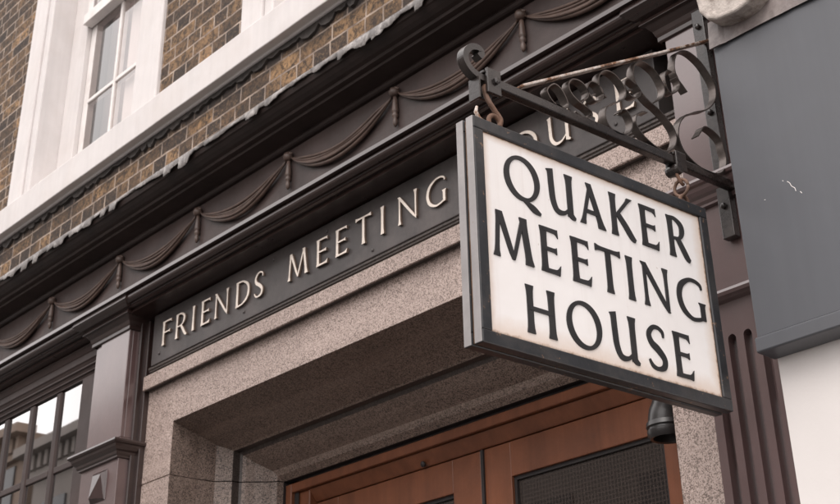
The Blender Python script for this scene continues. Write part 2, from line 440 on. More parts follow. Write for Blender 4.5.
def letter(ch, w, T=0.165, H=0.095):
    """strokes of a capital fitted in a box w wide, 1 high"""
    h = T/2
    if ch == 'I': return [st(w/2, 0, w/2, 1, T)]
    if ch == 'E' or ch == 'F':
        k = [st(h+.02, 0, h+.02, 1, T),
             ('o', [(h, 1), (w*.5, 1), (w*.8, 1), (w*.9, 1), (w*.95, 1.01)], [(h, 1-H), (w*.5, 1-H), (w*.8, 1-H*1.1), (w*.9, 1-H*1.5), (w*.97, 1-H*2.1)]),
             st(h, .52, w*.86, .52, H*.95, H*.95, 0, .035)]
        if ch == 'E': k.append(('o', [(h, H), (w*.5, H), (w*.78, H*1.12), (w*.92, H*1.7), (w*1.02, H*2.5)], [(h, 0), (w*.5, 0), (w*.78, 0), (w*.9, -.005), (w*.95, -.015)]))
        return k
    if ch == 'H': return [st(h+.02, 0, h+.02, 1, T), st(w-h-.02, 0, w-h-.02, 1, T), st(h, .52, w-h, .52, H, H, 0, 0)]
    if ch == 'T': return [st(w/2, 0, w/2, 1-H*.5, T, T, .03, 0), st(0, 1-H/2, w, 1-H/2, H, H, .035, .035)]
    if ch == 'A':
        return [st(.05, 0, w*.47, .97, T*.62, T*.62, .04, 0), st(w*.40, 1, w-.09, 0, T*.98, T*.98, .0, .04), st(w*.22, .32, w*.74, .32, H, H, 0, 0)]
    if ch == 'M':
        return [st(.05, 0, .13, 1, T*.66, T*.66, .04, .02), st(.15, 1, w*.5, .02, T*.98, T*.8, 0, -.03), st(w*.5, .02, w*.80, 1, T*.55, T*.62, -.01, .0), st(w*.80, 1, w-.06, 0, T*.98, T, .02, .035)]
    if ch == 'N':
        return [st(.10, 0, .10, .98, T*.62, T*.62, .04, 0), st(.07, 1, w-.05, -.02, T*1.05, T*.95, .0, -.04), st(w-.07, .03, w-.07, 1, T*.5, T*.62, 0, .045)]
    if ch == 'K':
        return [st(h+.02, 0, h+.02, 1, T), st(h+.06, .44, w*.88, 1, T*.66, T*.7, 0, .035), curve([(w*.30, .54), (w*.60, .30), (w*.84, .08), (w, -.0)], [T*.85, T*1.0, T*.95, T*.5], 5)]
    if ch == 'R':
        bowl = curve([(h, 1-H*.45), (w*.42, .965), (w*.70, .84), (w*.72, .66), (w*.55, .50), (h, .46)], [H*.9, H*1.05, T*.95, T*.95, H*.95, H*.8], 8)
        return [st(h+.02, 0, h+.02, 1, T), bowl, curve([(w*.46, .49), (w*.66, .28), (w*.86, .07), (w, 0)], [T*.85, T, T*.95, T*.5], 5)]
    if ch == 'D':
        return [st(h+.02, 0, h+.02, 1, T), curve([(h, 1-H/2), (w*.5, .94), (w*.86, .74), (w*.93, .47), (w*.82, .22), (w*.48, .06), (h, H/2)], [H, H*1.1, T*.95, T, T*.9, H, H], 8)]
    if ch == 'U':   # uncial form: right stem runs through to a foot
        return [curve([(h+.0, 1), (h+.02, .9), (h+.03, .6), (h+.06, .27), (w*.33, .065), (w*.62, .07), (w*.86, .24)], [T*1.3, T*1.02, T, T*.98, T*.85, H, H*.6], 8),
                st(w-h-.03, .02, w-h-.03, 1, T, T, .0, .04), curve([(w-h-.06, .10), (w-h+.02, .035), (w+.03, .0)], [T*.8, T*.8, T*.35], 4)]
    if ch == 'O': return [ring(w/2, .5, w/2, .515, T, H*.95)]
    if ch == 'Q': return [ring(w/2, .5, w/2, .515, T, H*.95), curve([(w*.50, .02), (w*.62, -.03), (w*.80, -.12), (w*.98, -.19)], [H*.55, H*1.1, T*.95, T*.35], 6)]
    if ch == 'G':
        return [curve([(w*.93, .80), (w*.90, .90), (w*.72, .965), (w*.46, .94), (w*.18, .76), (w*.085, .48), (w*.19, .20), (w*.46, .04), (w*.72, .055), (w*.93, .13)],
                      [T*.35, H*.95, H, H*1.15, T*.95, T, T*.95, H*1.1, H, H*1.0], 8), st(w*.90, .06, w*.90, .47, T*.95, T*.95, 0, .045)]
    if ch == 'S':
        return [curve([(w*.90, .76), (w*.88, .88), (w*.66, .955), (w*.36, .93), (w*.13, .76), (w*.24, .58), (w*.56, .46), (w*.86, .28), (w*.80, .10), (w*.48, .03), (w*.20, .07), (w*.04, .20)],
                      [T*.3, H*1.0, H, H*1.2, T*.85, T*1.0, T*1.08, T*.95, T*.85, H, H*1.1, T*.35], 8)]
    return []

def add_letter(mb, ch, w, cap, frame, depth, T=0.165, H=0.095):
    for k, (kind, L, R) in enumerate(letter(ch, w/cap, T, H)):
        mb.strip([(u*cap, v*cap) for u, v in L], [(u*cap, v*cap) for u, v in R], frame, depth + k*0.0004, kind == 'c')

# ================================================================== SETTING
def structure(name, mb, mat):
    o = mb.build(name, mat); o['kind'] = 'structure'; return o
structure('ground', MB().box(-60, 60, -40, 12, -1.9, -1.75), 'asphalt')
structure('road', MB().box(-60, 60, -6.6, 0.4, -1.75, -1.72), 'asphalt')
structure('pavement', MB().box(-60, 60, 0.4, 2.55, -1.75, -1.60), 'paving')

# ================================================================== THE BRICK BUILDING
XL, XR = -13.0, -1.72
bld = thing('meeting_house', 'brown brick building with dark carved shopfront, granite doorway and white sash windows', 'building', (-5.0, 2.9, 0))

# ---- upper brick wall with its two visible window openings
YB = 2.86
WIN = [(-6.894, -5.26), (-4.513, -2.879)]
w = MB()
z0, z1, zt = 2.50, 3.16, 5.35
w.box(XL, XR, YB, 3.2, z0, z1)
xs = [XL] + [e for p in WIN for e in p] + [XR]
for i in range(0, len(xs), 2): w.box(xs[i], xs[i+1], YB, 3.2, z1, zt)
w.box(XL, XR, YB, 3.2, zt, 8.0)
wall = w.build('wall', 'brick', bld)
# body of the building behind the front, dark inside
b = MB(); b.box(XL, XR, 3.62, 4.2, -1.6, 8.0); b.box(XL, XR, 3.2, 3.62, 7.9, 8.0)
b.build('back_wall', 'interior', bld)

# ---- white sill band
sb = MB().prism_x([(2.80, 3.127), (2.797, 3.285), (2.88, 3.335), (3.0, 3.35), (3.0, 3.12), (2.846, 3.12), (2.84, 3.127)], XL, XR, 60, 0.0012)
sill = sb.build('window_sill', 'white', bld, 0.006)
# sooty bitumen lapped on the brick below the sill, scalloped lower edge
d = MB(); x = XL; pts = []
while x < XR:
    wd = random.uniform(0.06, 0.15); dep = random.uniform(0.008, 0.038)
    for k in range(6): pts.append((x+wd*k/6, 3.098 - dep*math.sin(math.pi*k/6)**0.7 - random.uniform(0, .004)))
    x += wd
L = [d.v(px, YB-0.004, 3.122) for px, pz in pts]; R = [d.v(px, YB-0.010-random.uniform(0, .008), pz) for px, pz in pts]
B = [d.v(px, YB+0.002, pz-.002) for px, pz in pts]
for i in range(len(pts)-1): d.f([L[i], L[i+1], R[i+1], R[i]]); d.f([R[i], R[i+1], B[i+1], B[i]])
d.build('bitumen_flashing', 'bitumen', sill)

# ---- sash windows
def window(xa, xb):
    wx0, wx1 = xa+0.239, xb-0.269
    ctr = (wx0+wx1)/2
    s = MB()
    s.prism_x([(2.838, 3.30), (2.838, 5.34), (3.10, 5.34), (3.10, 3.30)], xa, xa+0.17)
    s.prism_x([(2.852, 3.30), (2.852, 5.30), (3.10, 5.30), (3.10, 3.30)], xa+0.17, wx0)
    s.prism_x([(2.838, 3.30), (2.838, 5.34), (3.10, 5.34), (3.10, 3.30)], wx1+0.07, xb)
    s.prism_x([(2.852, 3.30), (2.852, 5.30), (3.10, 5.30), (3.10, 3.30)], wx1, wx1+0.07)
    s.box(xa, xb, 2.838, 3.10, 5.34, 5.5); s.box(wx0, wx1, 2.852, 3.10, 5.25, 5.34)
    win = s.build('window', 'white', bld, 0.008)
    fr = MB()
    fr.box(wx0, wx0+0.185, 3.0, 3.10, 3.30, 5.25); fr.box(wx1-0.185, wx1, 3.0, 3.10, 3.30, 5.25)
    fr.box(wx0+0.185, wx1-0.185, 3.0, 3.10, 5.15, 5.25)
    fr.build('window_frame', 'white', win, 0.004)
    gx0, gx1 = wx0+0.25, wx1-0.25
    lo = MB()      # lower sash, set back
    lo.box(wx0+0.188, gx0, 3.03, 3.07, 3.31, 4.42); lo.box(gx1, wx1-0.188, 3.03, 3.07, 3.31, 4.42)
    lo.box(gx0, gx1, 3.03, 3.07, 3.31, 3.40); lo.box(gx0, gx1, 3.03, 3.07, 4.40, 4.45)
    lo.build('sash', 'sash', win, 0.003)
    up = MB()      # upper sash in front
    up.box(wx0+0.188, wx1-0.188, 2.965, 3.025, 4.40, 4.47)
    up.box(wx0+0.188, gx0, 2.985, 3.025, 4.47, 5.15); up.box(gx1, wx1-0.188, 2.985, 3.025, 4.47, 5.15)
    up.build('sash', 'sash', win, 0.004)
    for z_ in (3.40, 4.47):
        zz = z_+ (1.0 if z_ < 4 else .68)
        bar = MB().prism_x([(3.02, z_), (3.02, zz), (3.065, zz), (3.065, z_)] if z_ < 4 else [(2.985, z_), (2.985, zz), (3.02, zz), (3.02, z_)], ctr-0.012, ctr+0.012)
        bar.build('glazing_bar', 'sash', win, 0.003)
    hb = MB(); hb.box(gx0, ctr-0.012, 3.0215, 3.062, 3.855, 3.879); hb.box(ctr+0.012, gx1, 3.0215, 3.062, 3.855, 3.879)
    hb.build('glazing_bar', 'sash', win, 0.003)
    MB().box(gx0, gx1, 3.030, 3.034, 3.40, 4.40).build('pane', 'window_glass', win)
    MB().box(gx0, gx1, 2.992, 2.996, 4.47, 5.15).build('pane', 'window_glass', win)
    cu = MB()      # curtain folds behind the glass
    n = 60; a = []; z_ = (3.3, 5.2)
    for i in range(n+1):
        x = wx0+0.1+(wx1-wx0-0.2)*i/n
        y = 3.19+0.02*math.sin(i*0.9)+0.012*math.sin(i*2.3+1)
        a.append((cu.v(x, y, z_[0]), cu.v(x, y, z_[1])))
    for p, q in zip(a, a[1:]): cu.f([p[0], q[0], q[1], p[1]])
    cu.build('curtain', 'curtain', win, smooth=True)
    MB().box(ctr+0.035, wx1-0.10, 3.074, 3.078, 3.3, 5.2).build('blind', 'blind', win)
for p in WIN: window(*p)

# ---- main cornice with its ragged lead dressing
cor = MB().prism_x([(2.86, 2.485), (2.745, 2.485), (2.738, 2.489), (2.733, 2.497), (2.735, 2.506), (2.715, 2.509), (2.690, 2.513), (2.668, 2.516), (2.663, 2.516), (2.661, 2.527),
                    (2.648, 2.529), (2.640, 2.531), (2.637, 2.542), (2.622, 2.547), (2.605, 2.556), (2.592, 2.567), (2.584, 2.570), (2.578, 2.585), (2.575, 2.60), (2.575, 2.612), (2.86, 2.625)], XL, XR, 1)
cornice = cor.build('cornice', 'cornice', bld)
le = MB(); x = XL; rows = []
ph = [random.uniform(0, 6) for _ in range(6)]
drop = 0.02; target = 0.02; nxt = x
while x < XR-0.005:
    if x >= nxt:            # each lap of lead hangs by its own amount and ends in a torn corner
        target = random.choice((0.004, 0.012, 0.020, 0.032, 0.044)) * random.uniform(0.7, 1.2); nxt = x + random.uniform(0.02, 0.09)
        drop = drop*0.35 + target*0.65 if random.random() < .6 else target*1.25
    drop += (target-drop)*0.35 + random.uniform(-.0022, .0022)
    base = 2.595 + 0.004*math.sin(x*5+ph[0]) + 0.003*math.sin(x*17+ph[1])
    top = 2.610+0.003*math.sin(x*6+ph[5])+random.uniform(-.001, .001)
    y = 2.569-0.16*drop*random.uniform(.7, 1.2)-0.0025*math.sin(x*41)
    rows.append((x, top, base-drop, y))
    x += 0.006
cols = []
for x, t, bt, y in rows:
    cols.append([le.v(x, 2.862, 2.648), le.v(x, 2.62, t+0.008), le.v(x, 2.576, t+.001), le.v(x, 2.567, t-0.005), le.v(x, (2.567+y)/2+random.uniform(-.0012, .0012), (t+bt)/2), le.v(x, y-.001, bt+.002), le.v(x, y+.001, bt), le.v(x, 2.5745, t-.016)])
for p, q in zip(cols, cols[1:]):
    for i in range(len(p)-1): le.f([p[i], q[i], q[i+1], p[i+1]])
le.build('lead_flashing', 'lead', cornice, smooth=True)

# ---- frieze with swags
fz = MB().box(XL, XR, 2.76, 2.859, 2.095, 2.484)
frieze = fz.build('frieze', 'frieze', bld)
pitch = 0.6585; kx = [-5.274 + pitch*k for k in range(-4, 6)]
for xa, xb in zip(kx, kx[1:]):
    sw = MB()
    for j in range(5):
        sag = 0.076 + 0.0108*j + random.uniform(-.002, .002); pts = []; rr = []
        wob = random.uniform(-.003, .003)
        for i in range(29):
            t = i/28; q = 4*t*(1-t)
            y = 2.752 - (0.009 + 0.006*math.sin(j*2.6+1))*min(1, q*2.2) - 0.004*(j in (1, 3, 4))
            pts.append((xa+0.016+(xb-xa-0.032)*t, y, 2.438 - sag*q**0.92 + wob*math.sin(t*9)))
            rr.append(0.003 + (0.0037 if j < 4 else 0.0056)*min(1, q*1.25))
        sw.tube(pts, rr, 8)
    sw.build('swag', 'swag', frieze, smooth=True)
for x in kx:
    t = MB()
    t.lathe([(0.004, 0.024), (0.016, 0.018), (0.021, 0.006), (0.017, -0.008), (0.010, -0.013)][::-1], (x, 2.744, 2.442), (0, 0, 1), 12)
    t.lathe([(0.004, 0), (0.007, -.004), (0.010, -.03), (0.0125, -.062), (0.0135, -.068), (0.009, -.072), (0.012, -.080), (0.012, -.088), (0.007, -.094), (0.0095, -.104), (0.010, -.112), (0.007, -.122), (0.003, -.128)], (x, 2.748, 2.434), (0, 0, 1), 12)
    for a in (-1, 1): t.tube([(x, 2.748, 2.448), (x+a*.012, 2.742, 2.458), (x+a*.024, 2.746, 2.452)], [.008, .009, .004], 8)
    t.build('tassel', 'swag', frieze, smooth=True)

# ---- architrave moulding
ARCH = [(2.858, 2.190), (2.624, 2.179), (2.619, 2.1755), (2.6145, 2.157), (2.632, 2.1555), (2.640, 2.158), (2.6355, 2.1555), (2.632, 2.151), (2.630, 2.145), (2.630, 2.138), (2.632, 2.131), (2.637, 2.125), (2.645, 2.121),
        (2.658, 2.122), (2.662, 2.119), (2.6575, 2.1095), (2.668, 2.107), (2.683, 2.109), (2.6825, 2.105), (2.6775, 2.0905), (2.735, 2.090), (2.858, 2.0825)]
MB().prism_x(ARCH, XL, XR).build('architrave', 'woodwork', bld)

# ---- pilasters
CAPP = [(0.0, 2.160), (0.070, 2.1595), (0.0735, 2.158), (0.0800, 2.134), (0.070, 2.127), (0.064, 2.120), (0.052, 2.113), (0.036, 2.111), (0.037, 2.109), (0.0440, 2.092), (0.030, 2.090), (0.024, 2.080), (0.016, 2.071), (0.012, 2.058), (0.008, 2.050), (0.008, 2.036), (0.0, 2.034)]
def pilaster(x0, x1, lozenge):
    yf = 2.70
    path = [(x0, 2.80), (x0, yf), (x1, yf), (x1, 2.80)]
    s = MB()
    # shaft: plain block with a sunk panel above the ledge
    zA, zB = 1.575, 2.034
    s.box(x0, x1, yf+0.018, 2.9, zA, 2.10)
    if lozenge:
        s.box(x0+0.068, x1, yf, yf+0.018, zA, 2.10)
        s.box(x0+0.004, x0+0.024, yf+0.012, yf+0.018, zA, 2.10); s.box(x0+0.028, x0+0.064, yf+0.006, yf+0.018, zA, 2.10)
    else: s.box(x0, x1, yf, yf+0.018, zA, 2.10)
    # block between the ledges
    s.box(x0, x1, yf+0.002, 2.9, 1.235, zA)
    pil = s.build('pilaster', 'pilaster', bld, 0.002)
    bk = MB()   # back-bands stepping to the granite
    for sgn, xe in ((-1, x0), (1, x1)):
        for o, y in ((0.016, 2.748), (0.034, 2.775)):
            a, b_ = xe, xe+sgn*o
            bk.box(min(a, b_), max(a, b_), y, 2.9-o*.1, -1.6, 2.0815)
    bk.build('back_band', 'woodwork', pil, 0.003)
    # fluted lower shaft: flat front cut by round-ended flutes
    fl = MB(); n = 6; wz = 0.0245; zt = 1.128; zb = -1.2
    cx = [x0+(x1-x0)*(0.5+(i-(n-1)/2)*0.152) for i in range(n)]
    edges = [x0] + [e for c in cx for e in (c-wz/2, c+wz/2)] + [x1]
    fl.box(x0, x1, yf+0.028, 2.9, -1.6, 1.235)
    for i in range(0, len(edges), 2): fl.box(edges[i], edges[i+1], yf, yf+0.028, zb, zt)
    fl.box(x0, x1, yf, yf+0.028, zt+wz/2+0.002, 1.235); fl.box(x0, x1, yf, yf+0.028, -1.6, zb)
    # rounded heads: a filler strip with semicircular notches
    prev = x0
    top = []
    for c in cx:
        arc = [(c-wz/2*math.cos(math.pi*k/8), zt+wz/2*math.sin(math.pi*k/8)) for k in range(9)]
        top.append(arc)
    ol = [(x0, zt)]
    for arc in top: ol += arc
    ol.append((x1, zt))
    zT = zt+wz/2+0.002
    fr_ = [fl.v(x, yf, z) for x, z in ol]; ft = [fl.v(x, yf, zT) for x, z in ol]
    bk_ = [fl.v(x, yf+.028, z) for x, z in ol]
    for i in range(len(ol)-1):
        fl.f([fr_[i], fr_[i+1], ft[i+1], ft[i]]); fl.f([fr_[i], fr_[i+1], bk_[i+1], bk_[i]])
    fl.build('fluted_shaft', 'pilaster', pil)
    cp = MB().sweep(path if lozenge else [(x0-.012, 2.80), (x0-.012, yf), (x1, yf), (x1, 2.80)], CAPP); cp.box(x0+.001, x1-.001, yf+.004, 2.78, 2.05, 2.1595)
    cp.build('capital', 'woodwork', pil, 0.0015)
    lg = MB().sweep(path, [(0.0, 1.562), (0.046, 1.556), (0.048, 1.548), (0.044, 1.541), (0.036, 1.538), (0.033, 1.528), (0.026, 1.518), (0.018, 1.512), (0.016, 1.503), (0.010, 1.496), (0.010, 1.490), (0, 1.488)])
    lg.build('ledge', 'woodwork' if lozenge else 'pilaster', pil)
    lg = MB().sweep(path, [(0.0, 1.252), (0.026, 1.248), (0.029, 1.240), (0.026, 1.232), (0.014, 1.226), (0.0, 1.222)])
    lg.build('ledge', 'pilaster', pil)
    if lozenge:
        px0, px1, pz0, pz1 = -5.238, -5.112, 1.335, 1.460
        p = MB(); yb = yf+0.001
        a = 0.007
        q = [p.v(px0, yb, pz0), p.v(px1, yb, pz0), p.v(px1, yb, pz1), p.v(px0, yb, pz1)]
        q2 = [p.v(px0+a, yb-.004, pz0+a), p.v(px1-a, yb-.004, pz0+a), p.v(px1-a, yb-.004, pz1-a), p.v(px0+a, yb-.004, pz1-a)]
        r0, r1 = p.v(px0+a+.014, yb-.020, pz0+a+.014), p.v(px1-a-.014, yb-.020, pz1-a-.014)
        for i in range(4): p.f([q[i], q[(i+1) % 4], q2[(i+1) % 4], q2[i]])
        p.f([r0, r1, q2[3]]); p.f([r0, q2[1], r1]); p.f([q2[0], r0, q2[3]]); p.f([q2[0], q2[1], r0]); p.f([q2[2], r1, q2[1]]); p.f([q2[2], q2[3], r1])
        p.build('faceted_boss', 'pilaster', pil)
    return pil
pilaster(-5.346, -5.034, True)
pilaster(-2.035, -1.722, False)
pilaster(-8.66, -8.35, True)

# ---- granite doorway
GY = 2.80
JL, JR = -4.785, -2.24
ctr = (JL+JR)/2
#        inset from the arris, depth, soffit height, material
STEP = [(0.000, 2.800, 1.598), (0.002, 2.93, 1.559), (0.012, 3.005, 1.531), (0.050, 3.050, 1.512), (0.058, 3.058, 1.506),
        (0.058, 3.092, 1.506), (0.066, 3.100, 1.492), (0.080, 3.108, 1.486), (0.100, 3.140, 1.462), (0.122, 3.165, 1.446), (0.145, 3.196, 1.428), (0.165, 3.206, 1.405), (0.172, 3.232, 1.385), (0.172, 3.262, 1.385), (0.24, 3.262, 1.34)]
def reveal(steps, zlo, zhi_is_soffit, parent, name, mat):
    m = MB()
    for (a, ya, za), (b_, yb, zb_) in zip(steps, steps[1:]):
        for zl, zh in ((-1.6, 1.383), (1.387, None)):
            ta, tb = (za, zb_) if zh is None else (zh, zh)
            if ta <= zl: continue
            tb = max(tb, zl)
            m.f([m.v(JL+a, ya, zl), m.v(JL+b_, yb, zl), m.v(JL+b_, yb, tb), m.v(JL+a, ya, ta)])
            m.f([m.v(JR-a, ya, zl), m.v(JR-b_, yb, zl), m.v(JR-b_, yb, tb), m.v(JR-a, ya, ta)])
        m.f([m.v(JL+a, ya, za), m.v(JL+b_, yb, zb_), m.v(JR-b_, yb, zb_), m.v(JR-a, ya, za)])
    return m.build(name, mat, parent)
gr = MB()
gr.box(-5.0, JL, GY, 3.3, 1.387, 1.776); gr.box(-5.0, JL, GY, 3.3, -1.6, 1.383); gr.box(-5.0, JL-.004, GY+.004, 3.3, 1.383, 1.387)
gr.box(JR, -2.03, GY, 3.3, 1.387, 1.776); gr.box(JR, -2.03, GY, 3.3, -1.6, 1.383); gr.box(JR+.004, -2.03, GY+.004, 3.3, 1.383, 1.387)
gr.prism_x([(GY, 1.598), (GY, 1.776), (3.3, 1.776), (3.3, 1.61), (2.81, 1.60)], JL, JR)
surround = gr.build('doorway_surround', 'granite', bld, 0.0025)
rl = [STEP[:5], STEP[4:7], STEP[6:13], STEP[12:]]
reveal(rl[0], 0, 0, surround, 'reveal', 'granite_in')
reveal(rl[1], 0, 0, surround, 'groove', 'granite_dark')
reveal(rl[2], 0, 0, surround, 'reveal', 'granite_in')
reveal(rl[3], 0, 0, surround, 'shadow_gap_rebate', 'groove')  # black colour stands in for the shadow gap round the door frame
bd = MB().prism_x([(2.768, 1.767), (2.766, 1.769), (2.766, 1.826), (2.768, 1.828), (2.86, 1.828), (2.86, 1.778), (2.7985, 1.7775), (2.7985, 1.774), (2.774, 1.767)], -4.996, -2.04)
bd.build('granite_band', 'granite', surround)
MB().prism_x([(2.7745, 1.7655), (2.7995, 1.7725), (2.7995, 1.7735), (2.7745, 1.7665)], -4.996, -2.04).build('band_shade_strip', 'granite_dark', surround)  # dark strip that paints the shade under the band
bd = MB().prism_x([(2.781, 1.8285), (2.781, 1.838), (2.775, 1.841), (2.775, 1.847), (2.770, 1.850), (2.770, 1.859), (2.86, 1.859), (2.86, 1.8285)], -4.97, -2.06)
bd.build('bed_moulding', 'granite_dark', surround)  # shade below the name board is put into this moulding's dark colour
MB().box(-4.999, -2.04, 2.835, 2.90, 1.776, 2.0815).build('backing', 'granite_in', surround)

# ---- double door
DY = 3.30
df = MB()
for a, b_ in ((-4.615, -4.575), (-2.45, -2.41)): df.box(a, b_, 3.245, 3.34, -1.6, 1.372)
df.box(-4.575, -2.45, 3.245, 3.34, 1.336, 1.372)
for a, b_ in ((-4.575, -4.48), (-2.545, -2.45)): df.box(a, b_, 3.268, 3.34, -1.6, 1.336)
df.prism_x([(3.262, 1.334), (3.30, 1.288), (3.34, 1.288), (3.34, 1.334)], -4.48, -2.545)
door = df.build('double_door', 'door', bld, 0.004)
def leaf(x0, x1, gx0, gx1):
    l = MB()
    l.box(x0, gx0, DY, DY+.045, -1.58, 1.284); l.box(gx1, x1, DY, DY+.045, -1.58, 1.284)
    l.box(gx0, gx1, DY, DY+.045, 1.166, 1.284); l.box(gx0, gx1, DY, DY+.045, -1.58, -0.6)
    lf = l.build('door_leaf', 'door', door, 0.002)
    b_ = MB()
    for a, c, e, f in ((gx0, gx0+.012, -.6, 1.166), (gx1-.012, gx1, -.6, 1.166), (gx0+.012, gx1-.012, 1.154, 1.166), (gx0+.012, gx1-.012, -.6, -.588)): b_.box(a, c, DY+.012, DY+.04, e, f)
    b_.build('glazing_bead', 'groove', door)
    MB().box(gx0+.012, gx1-.012, DY+.022, DY+.028, -.588, 1.154).build('pane', 'door_glass', door)
leaf(-4.478, -3.514, -4.335, -3.660)
leaf(-3.508, -2.547, -3.362, -2.690)
MB().box(-3.505, -3.492, DY-.008, DY-.0005, -1.58, 1.283).build('cover_strip', 'groove', door)
MB().lathe([(0.010, 0), (0.011, .008), (0.004, .012)], (-3.80, 3.285, 1.296), (0, -1, -.3), 10).build('stud', 'groove', door)

# ---- shop window left of the pilaster
SY = 2.765
sw = MB()
HEAD = [(2.672, 2.077), (2.716, 2.0895), (2.86, 2.0815), (2.86, 1.957), (SY-.002, 1.957), (SY-.001, 1.961), (SY-.006, 1.972), (SY-.014, 1.974), (SY-.013, 1.980), (SY-.018, 1.992), (SY-.026, 1.995), (SY-.025, 2.003), (SY-.031, 2.016), (SY-.036, 2.020), (SY-.036, 2.05), (SY-.040, 2.054), (SY-.046, 2.075), (2.714, 2.082)]
sw.prism_x(HEAD[1:], -8.35, -5.347)
for a, b_ in ((-5.535, -5.382), (-8.31, -8.1)): sw.box(a, b_, SY-.01, 2.9, -1.1, 1.9565)
sw.box(-8.31, -5.382, SY-.06, 2.9, -1.6, -1.1)
shopw = sw.build('shop_window', 'window_wood', bld, 0.002)
mx = [-5.779-0.270*k for k in range(8)]
for x in mx:
    m = MB().prism_x([(SY+.001, -1.1), (SY+.001, 1.9565), (SY+.05, 1.9565), (SY+.05, -1.1)], x-0.026, x+0.026)
    m.build('mullion', 'window_wood', shopw, 0.008)
for z in (1.594, 1.226, 0.858, 0.49):
    bb = MB(); e = [-8.1] + [q for x in mx[::-1] for q in (x-.026, x+.026)] + [-5.535]
    for i in range(0, len(e), 2): bb.box(e[i], e[i+1], SY+.003, SY+.046, z-.018, z+.012)
    bb.build('transom', 'window_wood', shopw, 0.004)
e = [-8.1] + [q for x in mx[::-1] for q in (x-.026, x+.026)] + [-5.535]
gp = MB()
for i in range(0, len(e), 2): gp.box(e[i]-.004, e[i+1]+.004, SY+.012, SY+.016, -1.1, 1.9565)
gp.build('pane', 'shop_glass', shopw)

# ================================================================== NAME BOARD ON THE FACADE
BY = 2.765
nb = thing('name_board', 'dark bronze name board over the doorway with raised pale gilt capitals', 'sign board', (-3.55, 2.80, 1.85+EYE))
nbm = MB().box(-4.945, -2.135, BY, 2.834, 1.8595, 2.0815)
nbo = nbm.build('board', 'board', nb, 0.003)
TXT = [('F', -4.850, .070), ('R', -4.745, .088), ('I', -4.626, .032), ('E', -4.550, .066), ('N', -4.452, .100), ('D', -4.298, .094), ('S', -4.172, .062),
       ('M', -3.945, .122), ('E', -3.768, .068), ('E', -3.652, .068), ('T', -3.535, .088), ('I', -3.400, .032), ('N', -3.300, .104), ('G', -3.150, .104),
       ('H', -2.922, .098), ('O', -2.744, .130), ('U', -2.566, .090), ('S', -2.424, .070), ('E', -2.284, .070)]
for ch, x, wd in TXT:
    m = MB(); base = 1.921
    add_letter(m, ch, wd, 0.105, lambda u, v, h, x=x: (x+u, BY-0.0015-h, base+v), 0.0085, 0.122, 0.06)
    m.build('letter', 'letter_gold', nb).data.materials.append(M['letter_side'])
for x, z in ((-4.88, 1.90), (-4.25, 1.895), (-3.72, 2.05), (-3.45, 1.885), (-2.95, 1.885), (-2.30, 1.90), (-4.06, 2.05)):
    MB().lathe([(0.006, 0), (0.006, .003), (0.003, .005)], (x, BY-.0003, z), (0, -1, 0), 10).build('screw', 'board', nb)

# ================================================================== HANGING SIGN
X0, X1 = -1.898, -1.844
Y0, Y1 = 1.752, 2.522
Z0, Z1 = 0.889, 1.391
hs = thing('hanging_sign', 'white double-sided hanging sign in a dark metal frame, black flared capitals', 'hanging sign', ((X0+X1)/2, Y0, Z0+EYE))
rw = 0.028
for xa, xb in ((X1-0.023, X1), (X0, X0+0.023)):
    f = MB()
    f.box(xa, xb, Y0, Y1, Z1-rw, Z1); f.box(xa, xb, Y0, Y1, Z0, Z0+rw)
    f.box(xa, xb, Y0, Y0+rw, Z0+rw, Z1-rw); f.box(xa, xb, Y1-rw, Y1, Z0+rw, Z1-rw)
    fo = f.build('frame', 'frame', hs, 0.0025)
    MB().box(xa+.0012, xb-.0012, Y0-.0022, Y0-.0002, Z0+.001, Z1-.001).build('edge_strip', 'edge', fo, 0.001)
MB().box(X0+.0232, X1-.0232, Y0+.004, Y1-.004, Z0+.004, Z1-.004).build('core', 'framecore', hs)
MB().box(X1-.0228, X1-.006, Y0+rw+.0004, Y1-rw-.0004, Z0+rw+.0004, Z1-rw-.0004).build('sign_face', 'signface', hs)
MB().box(X0+.006, X0+.0228, Y0+rw+.0004, Y1-rw-.0004, Z0+rw+.0004, Z1-rw-.0004).build('sign_face', 'signface', hs)
cap = 0.1035
ROWS = [(0.3425, [('Q', .087, .107), ('U', .219, .079), ('A', .320, .076), ('K', .419, .078), ('E', .521, .058), ('R', .617, .071)]),
        (0.1955, [('M', .050, .105), ('E', .184, .056), ('E', .278, .057), ('T', .355, .081), ('I', .456, .018), ('N', .505, .089), ('G', .623, .098)]),
        (0.0490, [('H', .131, .083), ('O', .247, .107), ('U', .384, .080), ('S', .499, .062), ('E', .590, .058)])]
for side in (1, -1):
    for v0, row in ROWS:
        for ch, u0, wd in row:
            m = MB()
            if side == 1: fr = lambda u, v, h: (X1-.006+h, Y0+u0+u, Z0+v0+v)
            else: fr = lambda u, v, h: (X0+.006-h, Y1-u0-u, Z0+v0+v)
            add_letter(m, ch, wd, cap, fr, 0.0022, 0.165, 0.088)
            m.build('letter', 'letter_black', hs).data.materials.append(M['letter_black'])
xm = (X0+X1)/2
